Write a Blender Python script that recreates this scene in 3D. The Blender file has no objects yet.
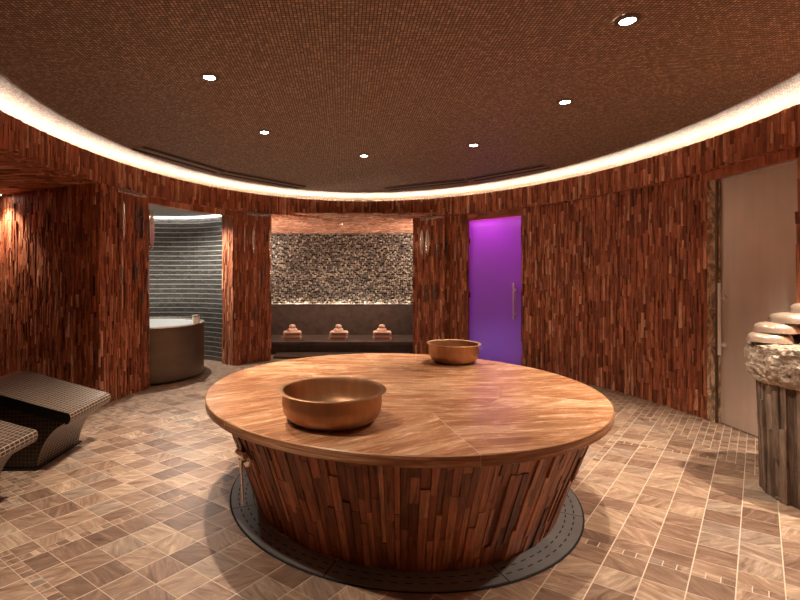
import bpy, bmesh, math, random
from mathutils import Vector, Matrix
random.seed(7)
C = bpy.context.scene.collection
PI = math.pi
rad = math.radians
U = random.uniform

# ------------------------------------------------------------------ materials
class G:
    """tiny node graph helper"""
    def __init__(s, name):
        s.m = bpy.data.materials.new(name); s.m.use_nodes = True
        s.t = s.m.node_tree; s.n = s.t.nodes; s.l = s.t.links
        s.b = s.n['Principled BSDF']; s.out = s.n['Material Output']
    def node(s, ty, **kw):
        x = s.n.new(ty)
        for k, v in kw.items(): setattr(x, k, v)
        return x
    def put(s, v, sock):
        if hasattr(v, 'is_linked') or isinstance(v, bpy.types.NodeSocket): s.l.new(v, sock)
        else: sock.default_value = v
    def math(s, op, a, b=0.0, c=None):
        x = s.node('ShaderNodeMath', operation=op)
        s.put(a, x.inputs[0]); s.put(b, x.inputs[1])
        if c is not None: s.put(c, x.inputs[2])
        return x.outputs[0]
    def obj(s): return s.node('ShaderNodeTexCoord').outputs['Object']
    def uv(s): return s.node('ShaderNodeUVMap').outputs[0]
    def sep(s, v):
        x = s.node('ShaderNodeSeparateXYZ'); s.put(v, x.inputs[0]); return x.outputs
    def comb(s, a, b, c=0.0):
        x = s.node('ShaderNodeCombineXYZ')
        for i, v in enumerate((a, b, c)): s.put(v, x.inputs[i])
        return x.outputs[0]
    def scale(s, v, sc, loc=(0, 0, 0), rot=(0, 0, 0)):
        x = s.node('ShaderNodeMapping'); s.put(v, x.inputs[0])
        x.inputs['Scale'].default_value = sc; x.inputs['Location'].default_value = loc; x.inputs['Rotation'].default_value = rot
        return x.outputs[0]
    def vadd(s, a, b):
        x = s.node('ShaderNodeVectorMath', operation='ADD'); s.put(a, x.inputs[0]); s.put(b, x.inputs[1]); return x.outputs[0]
    def noise(s, v, sc=5, det=4, rough=.55, dist=0, col=False):
        x = s.node('ShaderNodeTexNoise'); s.put(v, x.inputs['Vector'])
        x.inputs['Scale'].default_value = sc; x.inputs['Detail'].default_value = det
        x.inputs['Roughness'].default_value = rough; x.inputs['Distortion'].default_value = dist
        return x.outputs['Color' if col else 'Fac']
    def white(s, v, col=False):
        x = s.node('ShaderNodeTexWhiteNoise', noise_dimensions='3D'); s.put(v, x.inputs['Vector'])
        return x.outputs['Color' if col else 'Value']
    def ramp(s, f, stops, interp='LINEAR'):
        x = s.node('ShaderNodeValToRGB'); s.put(f, x.inputs[0]); cr = x.color_ramp; cr.interpolation = interp
        while len(cr.elements) < len(stops): cr.elements.new(.5)
        for e, (p, c) in zip(cr.elements, stops):
            e.position = p; e.color = tuple(c) + (1,)
        return x.outputs[0]
    def mix(s, f, a, b, blend='MIX'):
        x = s.node('ShaderNodeMix', data_type='RGBA', blend_type=blend)
        s.put(f, x.inputs[0]); s.put(a, x.inputs[6]); s.put(b, x.inputs[7]); return x.outputs[2]
    def bump(s, h, strength=.5, dist=.01):
        x = s.node('ShaderNodeBump'); x.inputs['Strength'].default_value = strength; x.inputs['Distance'].default_value = dist
        s.put(h, x.inputs['Height']); s.l.new(x.outputs[0], s.b.inputs['Normal']); return x
    def set(s, **kw):
        for k, v in kw.items(): s.put(v, s.b.inputs[k.replace('_', ' ')])
        return s.m

def col(c): return tuple(c) + (1,)

def wood_mat(name, stops, rough=.55, spec=.35, dark=.45):
    g = G(name)
    isl = g.node('ShaderNodeNewGeometry').outputs['Random Per Island']
    off = g.comb(g.math('MULTIPLY', isl, 91.0), g.math('MULTIPLY', isl, 37.0), isl)
    v = g.vadd(g.scale(g.uv(), (55, 4.5, 1)), off)
    grain = g.noise(v, 1, 5, .65, .6)
    v2 = g.vadd(g.scale(g.uv(), (9, 3, 1)), off)
    blot = g.noise(v2, 1.3, 3, .6, .3)
    base = g.ramp(isl, stops)
    gr = g.ramp(grain, [(.30, (dark*.7,)*3), (.46, (.85,)*3), (.7, (1.35, 1.28, 1.2))])
    bl = g.ramp(blot, [(.3, (.62, .58, .55)), (.65, (1.12, 1.1, 1.08))])
    c = g.mix(1.0, g.mix(1.0, base, gr, 'MULTIPLY'), bl, 'MULTIPLY')
    g.set(Base_Color=c, Roughness=rough, Specular_IOR_Level=spec)
    g.bump(grain, 1.0, .008)
    return g.m
M = {}
M['wood'] = wood_mat('red_wood', [(0, (.22, .062, .028)), (.3, (.40, .130, .060)), (.7, (.53, .185, .090)), (.88, (.64, .27, .145)), (1, (.84, .50, .31))])
M['table_wood'] = wood_mat('stave_wood', [(0, (.22, .08, .038)), (.4, (.44, .165, .08)), (.8, (.60, .25, .13)), (1, (.72, .36, .20))], .45, .45)
M['grey_wood'] = wood_mat('weathered_wood', [(0, (.13, .09, .068)), (.5, (.22, .16, .122)), (1, (.31, .235, .185))], .7, .3, .6)
M['lit_soffit_wood'] = wood_mat('lit_red_wood', [(0, (.40, .19, .13)), (.4, (.62, .33, .23)), (1, (.85, .56, .42))])  # red wood made paler: lamplight on the niche soffit put into its colour
M['wood_dark'] = G('backing').set(Base_Color=(.03, .012, .008, 1), Roughness=.9)

# floor
def floor_mat():
    g = G('sandstone_tiles'); P = g.sep(g.obj()); x, y = P[0], P[1]
    a1, a2 = rad(41.5), rad(-55)
    d1 = (math.sin(a1), math.cos(a1)); d2 = (math.sin(a2), math.cos(a2))
    det = d1[0]*d2[1] - d1[1]*d2[0]; x0, y0 = -1.606, 2.554
    def lin(ax, ay, c): return g.math('ADD', g.math('MULTIPLY_ADD', x, ax, c), g.math('MULTIPLY', y, ay))
    def grid(L, gw, seed, jit):
        u = lin(d2[1]/det/L, -d2[0]/det/L, -(x0*d2[1] - y0*d2[0])/det/L)
        v = lin(-d1[1]/det/L, d1[0]/det/L, (x0*d1[1] - y0*d1[0])/det/L)
        fv = g.math('FLOOR', v)
        r = g.white(g.comb(fv, seed))
        u = g.math('ADD', u, g.math('MULTIPLY', r, jit))
        fu = g.math('FLOOR', u)
        uu = g.math('SUBTRACT', u, fu); vv = g.math('SUBTRACT', v, fv)
        du = g.math('MINIMUM', uu, g.math('SUBTRACT', 1.0, uu)); dv = g.math('MINIMUM', vv, g.math('SUBTRACT', 1.0, vv))
        line = g.math('MAXIMUM', g.math('LESS_THAN', du, gw/L*.55), g.math('LESS_THAN', dv, gw/L))
        return fu, fv, line, g.math('MINIMUM', du, dv)
    A = grid(.177, .0026, 3.3, .0); B = grid(.059, .0022, 8.1, .0)
    dx = g.math('DIVIDE', g.math('SUBTRACT', x, .408), 3.28); dy = g.math('DIVIDE', g.math('SUBTRACT', y, 4.39), 4.335)
    s = g.math('SQRT', g.math('ADD', g.math('MULTIPLY', dx, dx), g.math('MULTIPLY', dy, dy)))
    m = g.math('GREATER_THAN', s, .84)
    vb = lin(-d1[1]/det/.177, d1[0]/det/.177, (x0*d1[1] - y0*d1[0])/det/.177); ub = lin(d2[1]/det/.177, -d2[0]/det/.177, -(x0*d2[1] - y0*d2[0])/det/.177)
    def per(q, ph):
        q = g.math('FRACT', g.math('DIVIDE', g.math('ADD', q, ph), 11.0)); return g.math('LESS_THAN', q, 1/3/11)
    def at(px, py): return (((d1[1]*-1)*(px-x0)+d1[0]*(py-y0))/det/.177, (d2[1]*(px-x0)-d2[0]*(py-y0))/det/.177)
    v_, u_ = at(2.108, 3.917)[0], at(2.8, 3.98)[1]
    m = g.math('MAXIMUM', m, g.math('MAXIMUM', per(vb, -math.floor(v_)+22), per(ub, -math.floor(u_)+22)))
    def sel(i): 
        q = g.node('ShaderNodeMix', data_type='FLOAT'); g.put(m, q.inputs[0]); g.put(A[i], q.inputs[2]); g.put(B[i], q.inputs[3]); return q.outputs[0]
    fu, fv, line, edge = (sel(i) for i in range(4))
    idv = g.comb(fu, fv, g.math('MULTIPLY', m, 17.0))
    r1 = g.white(idv); rc = g.sep(g.white(g.vadd(idv, (5.5, 2.5, 1)), True))
    rot = g.node('ShaderNodeVectorRotate', rotation_type='Z_AXIS'); g.put(g.obj(), rot.inputs['Vector'])
    g.put(g.math('MULTIPLY_ADD', g.math('POWER', rc[0], 1.5), 2.2, -.6), rot.inputs['Angle'])
    v = g.vadd(g.scale(rot.outputs[0], (5, 26, 1)), g.comb(g.math('MULTIPLY', rc[1], 60.0), g.math('MULTIPLY', rc[2], 60.0)))
    st = g.noise(v, 1, 7, .68, 1.0)
    base = g.ramp(r1, [(0, (.18, .112, .078)), (.3, (.25, .16, .112)), (.55, (.32, .215, .15)), (.8, (.40, .285, .20)), (1, (.25, .19, .152))])
    stc = g.ramp(st, [(.30, (.48, .40, .36)), (.43, (.84, .78, .74)), (.54, (1.05, 1.03, 1.0)), (.66, (1.5, 1.52, 1.5))])
    c = g.mix(1.0, base, stc, 'MULTIPLY')
    c = g.mix(line, c, (.62, .49, .375, 1))
    g.set(Base_Color=c, Roughness=g.ramp(st, [(.3, (.34,)*3), (.8, (.5,)*3)]), Specular_IOR_Level=.45)
    h = g.math('ADD', g.math('MINIMUM', g.math('MULTIPLY', edge, 8.0), 1.0), g.math('MULTIPLY', st, .35))
    g.bump(h, .35, .004)
    return g.m
M['floor'] = floor_mat()

def mosaic_mat(name, cell, c_lo, c_hi, grout, gw=.12, rough=.3, metal=0., use_uv=False, aspect=1., bump=.5, gdist=.002):
    g = G(name); P = g.sep(g.uv() if use_uv else g.obj())
    u = g.math('DIVIDE', P[0], cell*aspect); v = g.math('DIVIDE', P[1], cell)
    fu = g.math('FLOOR', u); fv = g.math('FLOOR', v)
    uu = g.math('SUBTRACT', u, fu); vv = g.math('SUBTRACT', v, fv)
    du = g.math('MULTIPLY', g.math('MINIMUM', uu, g.math('SUBTRACT', 1.0, uu)), aspect)
    dv = g.math('MINIMUM', vv, g.math('SUBTRACT', 1.0, vv))
    d = g.math('MINIMUM', du, dv)
    r = g.white(g.comb(fu, fv))
    tile = g.ramp(r, [(0, c_lo), (.75, [(a+b)/2 for a, b in zip(c_lo, c_hi)]), (1, c_hi)])
    ln = g.math('LESS_THAN', d, gw)
    g.set(Base_Color=g.mix(ln, tile, col(grout)), Roughness=g.math('MULTIPLY_ADD', ln, .3, rough), Metallic=metal)
    g.bump(g.math('MINIMUM', g.math('MULTIPLY', d, 4.0), 1.0), bump, gdist)
    return g.m
M['ceiling'] = mosaic_mat('ceiling_mosaic', .022, (.23, .15, .112), (.60, .42, .30), (.09, .06, .043), .13, .52, 0, False, 1., .6, .004)
M['bronze_mosaic'] = mosaic_mat('bronze_mosaic', .026, (.018, .012, .009), (.055, .036, .027), (.46, .34, .25), .10, .30, .2, True, 1.7)
M['bronze_mosaic_shaded'] = mosaic_mat('shaded_side_mosaic', .03, (.02, .014, .011), (.05, .034, .026), (.20, .13, .09), .045, .3, .2, True, 1.)  # darker grout paints in the shade on the lounger sides
M['black_gloss'] = G('black_slab').set(Base_Color=(.010, .008, .007, 1), Roughness=.35)

def stone_top():
    g = G('onyx_marble'); v = g.uv()
    inf = g.node('ShaderNodeObjectInfo').outputs['Random']
    o = g.comb(g.math('MULTIPLY', inf, 31.0), g.math('MULTIPLY', inf, 17.0), inf)
    n1 = g.noise(g.vadd(g.scale(v, (1.0, 5.5, 1)), o), 1.1, 7, .62, 1.6)
    n2 = g.noise(g.vadd(g.scale(v, (2.6, 18, 1)), o), 1.7, 8, .74, 1.1)
    n3 = g.noise(g.vadd(g.scale(v, (.8, 1.6, 1)), o), 1.4, 3, .5, .5)
    a = g.ramp(n1, [(.28, (.24, .10, .046)), (.40, (.37, .17, .084)), (.52, (.47, .235, .122)), (.62, (.68, .42, .255)), (.72, (.38, .18, .09))])
    b = g.ramp(n2, [(.34, (.62, .56, .5)), (.48, (.95, .93, .9)), (.58, (1.1, 1.1, 1.08)), (.68, (1.5, 1.6, 1.7))])
    cc = g.ramp(n3, [(.3, (.85, .82, .8)), (.7, (1.12, 1.12, 1.12))])
    c = g.mix(1.0, g.mix(1.0, a, b, 'MULTIPLY'), cc, 'MULTIPLY')
    g.set(Base_Color=c, Roughness=g.ramp(n2, [(.3, (.22,)*3), (.8, (.32,)*3)]), Specular_IOR_Level=.36)
    return g.m
M['stone_top'] = stone_top()
def metal(name, c, rough, noise=0., sc=(3, 3, 60), bump=0., met=1.):
    g = G(name); kw = dict(Base_Color=col(c), Roughness=rough, Metallic=met)
    if noise:
        n = g.noise(g.scale(g.obj(), sc), 1, 4, .6)
        kw['Roughness'] = g.math('MULTIPLY_ADD', n, noise, rough - noise/2)
        kw['Base_Color'] = g.mix(g.ramp(n, [(.3, (0,)*3), (.7, (1,)*3)]), col([q*.72 for q in c]), col(c))
        if bump: g.bump(n, bump, .002)
    return g.set(**kw)
M['copper'] = metal('brushed_brass', (.52, .295, .16), .44, .18, (22, 22, 3), .3, .78)
M['copper_pot'] = metal('dark_copper', (.42, .17, .09), .28, .1, (9, 9, 9))
M['pale_bowl'] = metal('pale_gold', (.78, .61, .47), .27, .06, (5, 5, 5), 0, .5)
M['steel'] = metal('polished_steel', (.86, .78, .70), .24, met=.8)
M['rough_steel'] = metal('satin_steel', (.26, .20, .17), .3, .2, (20, 20, 20), .5)
M['bronze_steel'] = metal('bronzed_steel', (.20, .155, .12), .42, .16, (1.5, 1.5, 5), .05)
M['grate'] = metal('grey_grate', (.22, .215, .21), .5, .1, (4, 4, 4), 0, .35)
M['black'] = G('black_gap').set(Base_Color=(.006, .005, .005, 1), Roughness=.8)
M['chrome'] = metal('chrome', (.8, .72, .65), .12)
M['handle'] = metal('brushed_handle', (.95, .88, .80), .3, met=.25)

def rock(name, lo, hi, sc=6, bs=1., bd=.03, rough=.8):
    g = G(name); n = g.noise(g.obj(), sc, 10, .65, .3)
    g.set(Base_Color=g.ramp(n, [(.3, lo), (.7, hi)]), Roughness=rough); g.bump(n, bs, bd); return g.m
M['rock'] = rock('rough_limestone', (.30, .215, .155), (.74, .62, .50), 24, 1, .03)
M['plaster'] = rock('cove_plaster', (.6, .52, .43), (.7, .62, .52), 30, .2, .003)
M['dark_marble'] = rock('dark_marble', (.045, .030, .025), (.12, .082, .068), 7, .05, .004, .32)
M['darkstone'] = rock('dark_slate', (.03, .024, .02), (.07, .055, .045), 5, .2, .004, .4)
M['towel'] = rock('pink_cotton', (.70, .44, .34), (.88, .62, .50), 60, .6, .004, .95)
M['towel_in'] = rock('copper_brown_cotton', (.30, .13, .08), (.42, .2, .13), 60, .6, .004, .95)
M['wet_mosaic'] = mosaic_mat('glossy_grey_mosaic', .03, (.09, .085, .076), (.2, .19, .17), (.03, .03, .03), .06, .16, .3, True, 2.4, .5, .003)
M['grey_plaster'] = rock('grey_plaster', (.25, .24, .225), (.33, .31, .29), 12, .2, .004, .6)
M['pale_line'] = G('pale_tile').set(Base_Color=(.6, .57, .52, 1), Roughness=.25)
M['joint'] = G('pale_joint').set(Base_Color=(.75, .56, .38, 1), Roughness=.5)
M['water'] = G('water').set(Base_Color=(.75, .78, .76, 1), Roughness=.08, IOR=1.33, Specular_IOR_Level=.6)
M['white_tile'] = G('white_tile').set(Base_Color=(.7, .7, .7, 1), Roughness=.5)

def marble_jamb():
    g = G('jamb_marble'); n = g.noise(g.scale(g.obj(), (3, 3, 1.2), rot=(.5, .3, 0)), 5, 7, .65, 1.5)
    return g.set(Base_Color=g.ramp(n, [(.36, (.10, .055, .03)), (.5, (.36, .22, .13)), (.6, (.66, .48, .32)), (.72, (.22, .12, .07))]), Roughness=.3)
M['jamb'] = marble_jamb()

def glass_mat(name, c, tcol, rough, tr=.0, blot=False):
    g = G(name)
    tl = g.node('ShaderNodeBsdfTranslucent'); tl.inputs[0].default_value = col(tcol)
    df = g.node('ShaderNodeBsdfDiffuse'); df.inputs[0].default_value = col(c)
    gl = g.node('ShaderNodeBsdfGlossy'); gl.inputs['Roughness'].default_value = rough; gl.inputs[0].default_value = (.9, .85, .8, 1)
    tp = g.node('ShaderNodeBsdfTransparent'); tp.inputs[0].default_value = col(tcol)
    def mx(f, a, b):
        x = g.node('ShaderNodeMixShader'); g.put(f, x.inputs[0]); g.l.new(a, x.inputs[1]); g.l.new(b, x.inputs[2]); return x.outputs[0]
    a = mx(.5, tl.outputs[0], df.outputs[0])
    a = mx(tr, a, tp.outputs[0])
    fr = g.node('ShaderNodeFresnel'); fr.inputs[0].default_value = 1.5
    s = mx(g.math('MULTIPLY_ADD', fr.outputs[0], 1.0, .05), a, gl.outputs[0])
    g.l.new(s, g.out.inputs[0]); return g.m
M['purple_glass'] = glass_mat('frosted_door_glass', (.20, .14, .13), (.8, .8, .8), .25, .10)  # warm diffuse colour paints beige reflections into the glass
def satin_door():
    g = G('satin_glass'); n = g.noise(g.scale(g.obj(), (14, 14, 1.1)), 1, 5, .6, .2)
    n2 = g.noise(g.obj(), 1.3, 2)
    c = g.mix(1.0, g.ramp(n, [(.3, (.64, .53, .45)), (.7, (.70, .58, .49))]), g.ramp(n2, [(.3, (.86,)*3), (.7, (1.1,)*3)]), 'MULTIPLY')
    return g.set(Base_Color=c, Roughness=.34, Metallic=.35, Specular_IOR_Level=.6)
M['satin_door'] = satin_door()
def emit(name, c, s):
    g = G(name); return g.set(Base_Color=(0, 0, 0, 1), Emission_Color=col(c), Emission_Strength=s)
WARM = (1.0, .83, .66)
M['led'] = emit('led_warm', (1.0, .88, .75), 38)
M['niche_fill_glow'] = emit('niche_fill_glow', (1.0, .82, .64), 85)  # glow of the added niche strips
M['led_ledge'] = emit('led_ledge', (1.0, .82, .64), 16)
M['led_wet'] = emit('led_wet', (1, .95, .88), 16)
M['lens'] = emit('lamp_lens', (1.0, .88, .74), 30)
M['purple_led'] = emit('purple_led', (.85, .12, 1.0), 9)

# ------------------------------------------------------------------ object helpers
def tag(o, label=None, cat=None, group=None, kind=None):
    if label: o['label'] = label
    if cat: o['category'] = cat
    if group: o['group'] = group
    if kind: o['kind'] = kind
    return o
def empty(name, loc, label, cat, group=None, rz=0):
    o = bpy.data.objects.new(name, None); C.objects.link(o); o.location = loc; o.rotation_euler[2] = rz
    return tag(o, label, cat, group)
class MB:
    def __init__(s): s.v = []; s.f = []; s.uv = []
    def quad(s, pts, uvs=None):
        i = len(s.v); s.v += [tuple(p) for p in pts]; s.f.append(tuple(range(i, i+len(pts))))
        s.uv.append(uvs or [(0, 0)]*len(pts))
    def box(s, c, d, rz=0):
        cx, cy, cz = c; R = Matrix.Rotation(rz, 3, 'Z'); h = [q/2 for q in d]
        P = [Vector(c) + R @ Vector((sx*h[0], sy*h[1], sz*h[2])) for sz in (-1, 1) for sy in (-1, 1) for sx in (-1, 1)]
        i = len(s.v); s.v += [tuple(p) for p in P]
        for f in ((0, 2, 3, 1), (4, 5, 7, 6), (0, 1, 5, 4), (2, 6, 7, 3), (0, 4, 6, 2), (1, 3, 7, 5)):
            s.f.append(tuple(i+k for k in f)); s.uv.append([(s.v[i+k][0]+s.v[i+k][1], s.v[i+k][2]) for k in f])
    def tube(s, a, b, r, n=16, r2=None):
        a = Vector(a); b = Vector(b); d = (b-a).normalized(); u = d.orthogonal().normalized(); w = d.cross(u); r2 = r if r2 is None else r2
        i = len(s.v)
        for k in range(n):
            t = 2*PI*k/n; e = u*math.cos(t) + w*math.sin(t); s.v += [tuple(a+e*r), tuple(b+e*r2)]
        for k in range(n):
            j = (k+1) % n; s.f.append((i+2*k, i+2*j, i+2*j+1, i+2*k+1)); s.uv.append([(0, 0)]*4)
        s.f.append(tuple(i+2*k for k in range(n))[::-1]); s.uv.append([(0, 0)]*n)
        s.f.append(tuple(i+2*k+1 for k in range(n))); s.uv.append([(0, 0)]*n)
    def lathe(s, prof, n=64, c=(0, 0), wob=None):
        i = len(s.v); m = len(prof); L = [0]
        for a, b in zip(prof, prof[1:]): L.append(L[-1] + math.dist(a, b))
        for k in range(n):
            t = 2*PI*k/n
            for j, (r, z) in enumerate(prof):
                q = wob(t, j, r, z) if wob else (r, z)
                s.v.append((c[0]+q[0]*math.cos(t), c[1]+q[0]*math.sin(t), q[1]))
        R = max(p[0] for p in prof)
        for k in range(n):
            k2 = (k+1) % n
            for j in range(m-1):
                if prof[j][0] == 0 and prof[j+1][0] == 0: continue
                s.f.append((i+k*m+j, i+k2*m+j, i+k2*m+j+1, i+k*m+j+1))
                u0, u1 = 2*PI*R*k/n, 2*PI*R*(k+1)/n
                s.uv.append([(u0, L[j]), (u1, L[j]), (u1, L[j+1]), (u0, L[j+1])])
    def build(s, name, mat, parent=None, smooth=False, kind=None, merge=False):
        me = bpy.data.meshes.new(name); me.from_pydata(s.v, [], s.f)
        uvl = me.uv_layers.new(name='UVMap'); flat = [c for f in s.uv for p in f for c in p]
        uvl.data.foreach_set('uv', flat)
        me.materials.append(mat)
        if merge:
            bm = bmesh.new(); bm.from_mesh(me); bmesh.ops.remove_doubles(bm, verts=bm.verts, dist=1e-5)
            bmesh.ops.dissolve_degenerate(bm, edges=bm.edges, dist=1e-6)
            bmesh.ops.recalc_face_normals(bm, faces=bm.faces); bm.to_mesh(me); bm.free()
        if smooth:
            me.polygons.foreach_set('use_smooth', [True]*len(me.polygons))
            try: me.set_sharp_from_angle(angle=rad(38))
            except Exception: pass
        me.update()
        o = bpy.data.objects.new(name, me); C.objects.link(o)
        if parent: o.parent = parent
        if kind: o['kind'] = kind
        return o

# ------------------------------------------------------------------ the oval room
CX, CY, A_, B_ = .408, 4.39, 3.28, 4.335
def ell(th, s=1.0):
    t = rad(th); sn = math.sin(t)
    b = B_ + (1.0*((-sn-.3)/.7)**2 if sn < -.3 else 0)
    return Vector((CX + A_*s*math.cos(t), CY + b*s*sn, 0))
def ell_in(th):
    e = .05; d = ell(th+e) - ell(th-e); n = Vector((-d.y, d.x, 0)).normalized(); return n   # towards the centre
class Arc:
    def __init__(s, t0, t1, sc):
        n = 240; s.th = [t0 + (t1-t0)*i/n for i in range(n+1)]; s.L = [0]; s.sc = sc
        for a, b in zip(s.th, s.th[1:]): s.L.append(s.L[-1] + (ell(b, sc)-ell(a, sc)).length)
        s.len = s.L[-1]
    def theta(s, u):
        u = min(max(u, 0), s.len); lo, hi = 0, len(s.L)-1
        while hi - lo > 1:
            m = (lo+hi)//2
            if s.L[m] <= u: lo = m
            else: hi = m
        return s.th[lo] + (s.th[hi]-s.th[lo])*(u - s.L[lo])/(s.L[hi]-s.L[lo]+1e-9)
    def wall(s):
        def f(u, v, d):
            t = s.theta(u); p = ell(t, s.sc) + ell_in(t)*d; return Vector((p.x, p.y, v))
        return f
def planar(p0, p1, q0):
    """u runs p0->p1, v runs p0->q0 (metres), d along the normal"""
    p0, p1, q0 = Vector(p0), Vector(p1), Vector(q0); eu = (p1-p0).normalized(); ev = (q0-p0).normalized(); n = eu.cross(ev).normalized()
    return (lambda u, v, d: p0 + eu*u + ev*v + n*d), (p1-p0).length, (q0-p0).length
def strips(mb, f, u0, u1, v0, v1, w=(.018, .042), h=(.09, .34), d=(.001, .022), gap=.0024, tilt=.004, back=True):
    u = u0
    while u < u1 - 1e-4:
        ww = U(*w)
        if u1 - (u+ww) < w[0]: ww = u1 - u
        v = v0 - U(0, h[1])*.8
        while v < v1 - 1e-4:
            hh = U(*h); a, b = max(v, v0), min(v+hh, v1)
            if b - a > .006:
                dd = U(*d)
                if random.random() < .07: dd += .007
                x0, x1, y0, y1 = u+gap/2, u+ww-gap/2, a+gap/2, b-gap/2
                dn = dict()
                base = [f(x0, y0, -.008), f(x1, y0, -.008), f(x1, y1, -.008), f(x0, y1, -.008)]
                top = [f(x0+U(0, .001), y0, dd+U(-tilt, tilt)), f(x1-U(0, .001), y0, dd+U(-tilt, tilt)), f(x1, y1, dd+U(-tilt, tilt)), f(x0, y1, dd+U(-tilt, tilt))]
                i = len(mb.v); mb.v += [tuple(p) for p in base+top]
                for q in ((4, 5, 6, 7), (0, 1, 5, 4), (1, 2, 6, 5), (2, 3, 7, 6), (3, 0, 4, 7)):
                    mb.f.append(tuple(i+k for k in q)); mb.uv.append([((x0, y0), (x1, y0), (x1, y1), (x0, y1))[k % 4] for k in q])
            v += hh
        u += ww
def wall_arc(name, t0, t1, sc, z0, z1, **kw):
    mb = MB(); arc = Arc(t0, t1, sc); f = arc.wall(); strips(mb, f, 0, arc.len, z0, z1, **kw)
    o = mb.build(name, M['wood'], kind='structure')
    bk = MB(); n = max(4, int(abs(t1-t0)/2))
    for i in range(n):
        a, b = arc.len*i/n, arc.len*(i+1)/n
        bk.quad([f(a, z0, -.006), f(b, z0, -.006), f(b, z1, -.006), f(a, z1, -.006)])
        bk.quad([f(a, z0, -.10), f(b, z0, -.10), f(b, z1, -.10), f(a, z1, -.10)])
    bk.quad([f(0, z0, -.006), f(0, z0, -.1), f(0, z1, -.1), f(0, z1, -.006)])
    bk.quad([f(arc.len, z0, -.006), f(arc.len, z0, -.1), f(arc.len, z1, -.1), f(arc.len, z1, -.006)])
    bk.build('backing', M['wood_dark'], o)
    return o
def wall_flat(name, p0, p1, q0, mat='wood', parent=None, **kw):
    f, lu, lv = planar(p0, p1, q0); mb = MB(); strips(mb, f, 0, lu, 0, lv, **kw)
    o = mb.build(name, M[mat], parent, kind=None if parent else 'structure')
    bk = MB(); bk.quad([f(0, 0, -.006), f(lu, 0, -.006), f(lu, lv, -.006), f(0, lv, -.006)])
    bk.build('backing', M['wood_dark'], o)
    return o
ZS, ZR = 2.56, 2.87      # underside and lip of the fascia
WS = 1.03
TH_A0, TH_A1 = 166.6, 155.2
# each stretch of strip-clad wall (angles run clockwise so the cladding faces the room)
wall_arc('wall_left', TH_A1, TH_A0, 1.003, 0, ZS)
wall_arc('wall_back_left', 119.7, 130.8, WS, 0, ZS)
wall_arc('wall_back_right', 58.9, 74.8, WS, 0, ZS)
wall_arc('wall_right', 5.9, 43.6, WS, 0, ZS)
wall_arc('wall_front_right', -70, -6.4, WS, 0, ZS, w=(.03, .06))
wall_arc('wall_front', -142, -70, WS, 0, ZS, w=(.05, .09), h=(.2, .5))
# fascia band and its underside
mb = MB(); arc = Arc(-180, 180, 1.0); f = arc.wall(); strips(mb, f, 0, arc.len, ZS, ZR, w=(.02, .046), h=(.12, .34), d=(.0, .013))
fas = mb.build('trim_1', M['wood'], kind='structure')
bk = MB(); n = 120
for i in range(n):
    a, b = arc.len*i/n, arc.len*(i+1)/n
    bk.quad([f(a, ZS, -.005), f(b, ZS, -.005), f(b, ZR, -.005), f(a, ZR, -.005)])
    bk.quad([f(a, ZR, -.005), f(b, ZR, -.005), f(b, ZR, -.04), f(a, ZR, -.04)])
    bk.quad([f(a, ZR-.1, -.04), f(b, ZR-.1, -.04), f(b, ZR, -.04), f(a, ZR, -.04)])
    bk.quad([f(a, ZS+.008, -.4), f(b, ZS+.008, -.4), f(b, ZS+.008, -.0), f(a, ZS+.008, -.0)])
bk.build('backing', M['wood_dark'], fas)
mb = MB()
def sof(u, v, d):
    p = f(u, 0, -v); return Vector((p.x, p.y, ZS - d))
strips(mb, sof, 0, arc.len, .0, .24, w=(.02, .05), h=(.03, .08), d=(.0, .010))
mb.build('trim_2', M['wood'], kind='structure')

# cove trough and ceiling (rings swept round the oval)
def sweep(name, prof, mat, seg=144, kind='structure', parent=None, smooth=True, close=True, t0=0, t1=360):
    mb = MB()
    for k in range(seg):
        a, b = t0+(t1-t0)*k/seg, t0+(t1-t0)*(k+1)/seg
        for (s0, z0), (s1, z1) in zip(prof, prof[1:]):
            P = []
            for (t, s, z) in ((a, s0, z0), (b, s0, z0), (b, s1, z1), (a, s1, z1)):
                p = ell(t-180, s); P.append((p.x, p.y, z))
            mb.quad(P)
    return mb.build(name, mat, parent, smooth, kind, merge=True)
CEIL = [(1.13, 2.78), (1.13, 2.98), (1.11, 3.0), (1.0, 3.0), (.96, 2.995), (.925, 2.975), (.90, 2.952), (.87, 2.948), (.80, 2.95), (.6, 2.975), (.35, 3.0), (.12, 3.01), (0, 3.01)]
sweep('ceiling', CEIL, M['ceiling'])
sweep('trim_3', [(1.013, 2.775), (1.13, 2.775)], M['plaster'])
def ceil_z(x, y):
    s = math.hypot((x-CX)/A_, (y-CY)/B_)
    for (s1, z1), (s0, z0) in zip(CEIL[2:], CEIL[3:]):
        if s0 <= s <= s1: return z0 + (z1-z0)*(s-s0)/(s1-s0)
    return 3.0
led = sweep('led_strip', [(1.048, 2.83), (1.060, 2.83)], M['led'], kind=None)
tag(led, 'warm light strip hidden behind the lip of the curved wood band under the ceiling', 'light strip')

# floor
mb = MB(); mb.quad([(-6, -1.5, 0), (6, -1.5, 0), (6, 12, 0), (-6, 12, 0)])
fl = mb.build('floor', M['floor'], kind='structure')

# ------------------------------------------------------------------ alcove on the left
P0, P1, P2 = (-3.10, 5.47), (-4.75, 6.42), (-4.95, 1.7)
wall_flat('wall_alcove_back', (*P1, 0), (*P0, 0), (*P1, ZS))
wall_flat('wall_alcove_left', (*P2, 0), (*P1, 0), (*P2, ZS), w=(.03, .06))
wall_flat('wall_alcove_near', (-2.2, 1.7, 0), (*P2, 0), (-2.2, 1.7, ZS), w=(.04, .08))
pA = ell(TH_A0, 1.0)
wall_flat('wall_left_return', (*P0, 0), (pA.x, pA.y, 0), (*P0, ZS))
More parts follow.
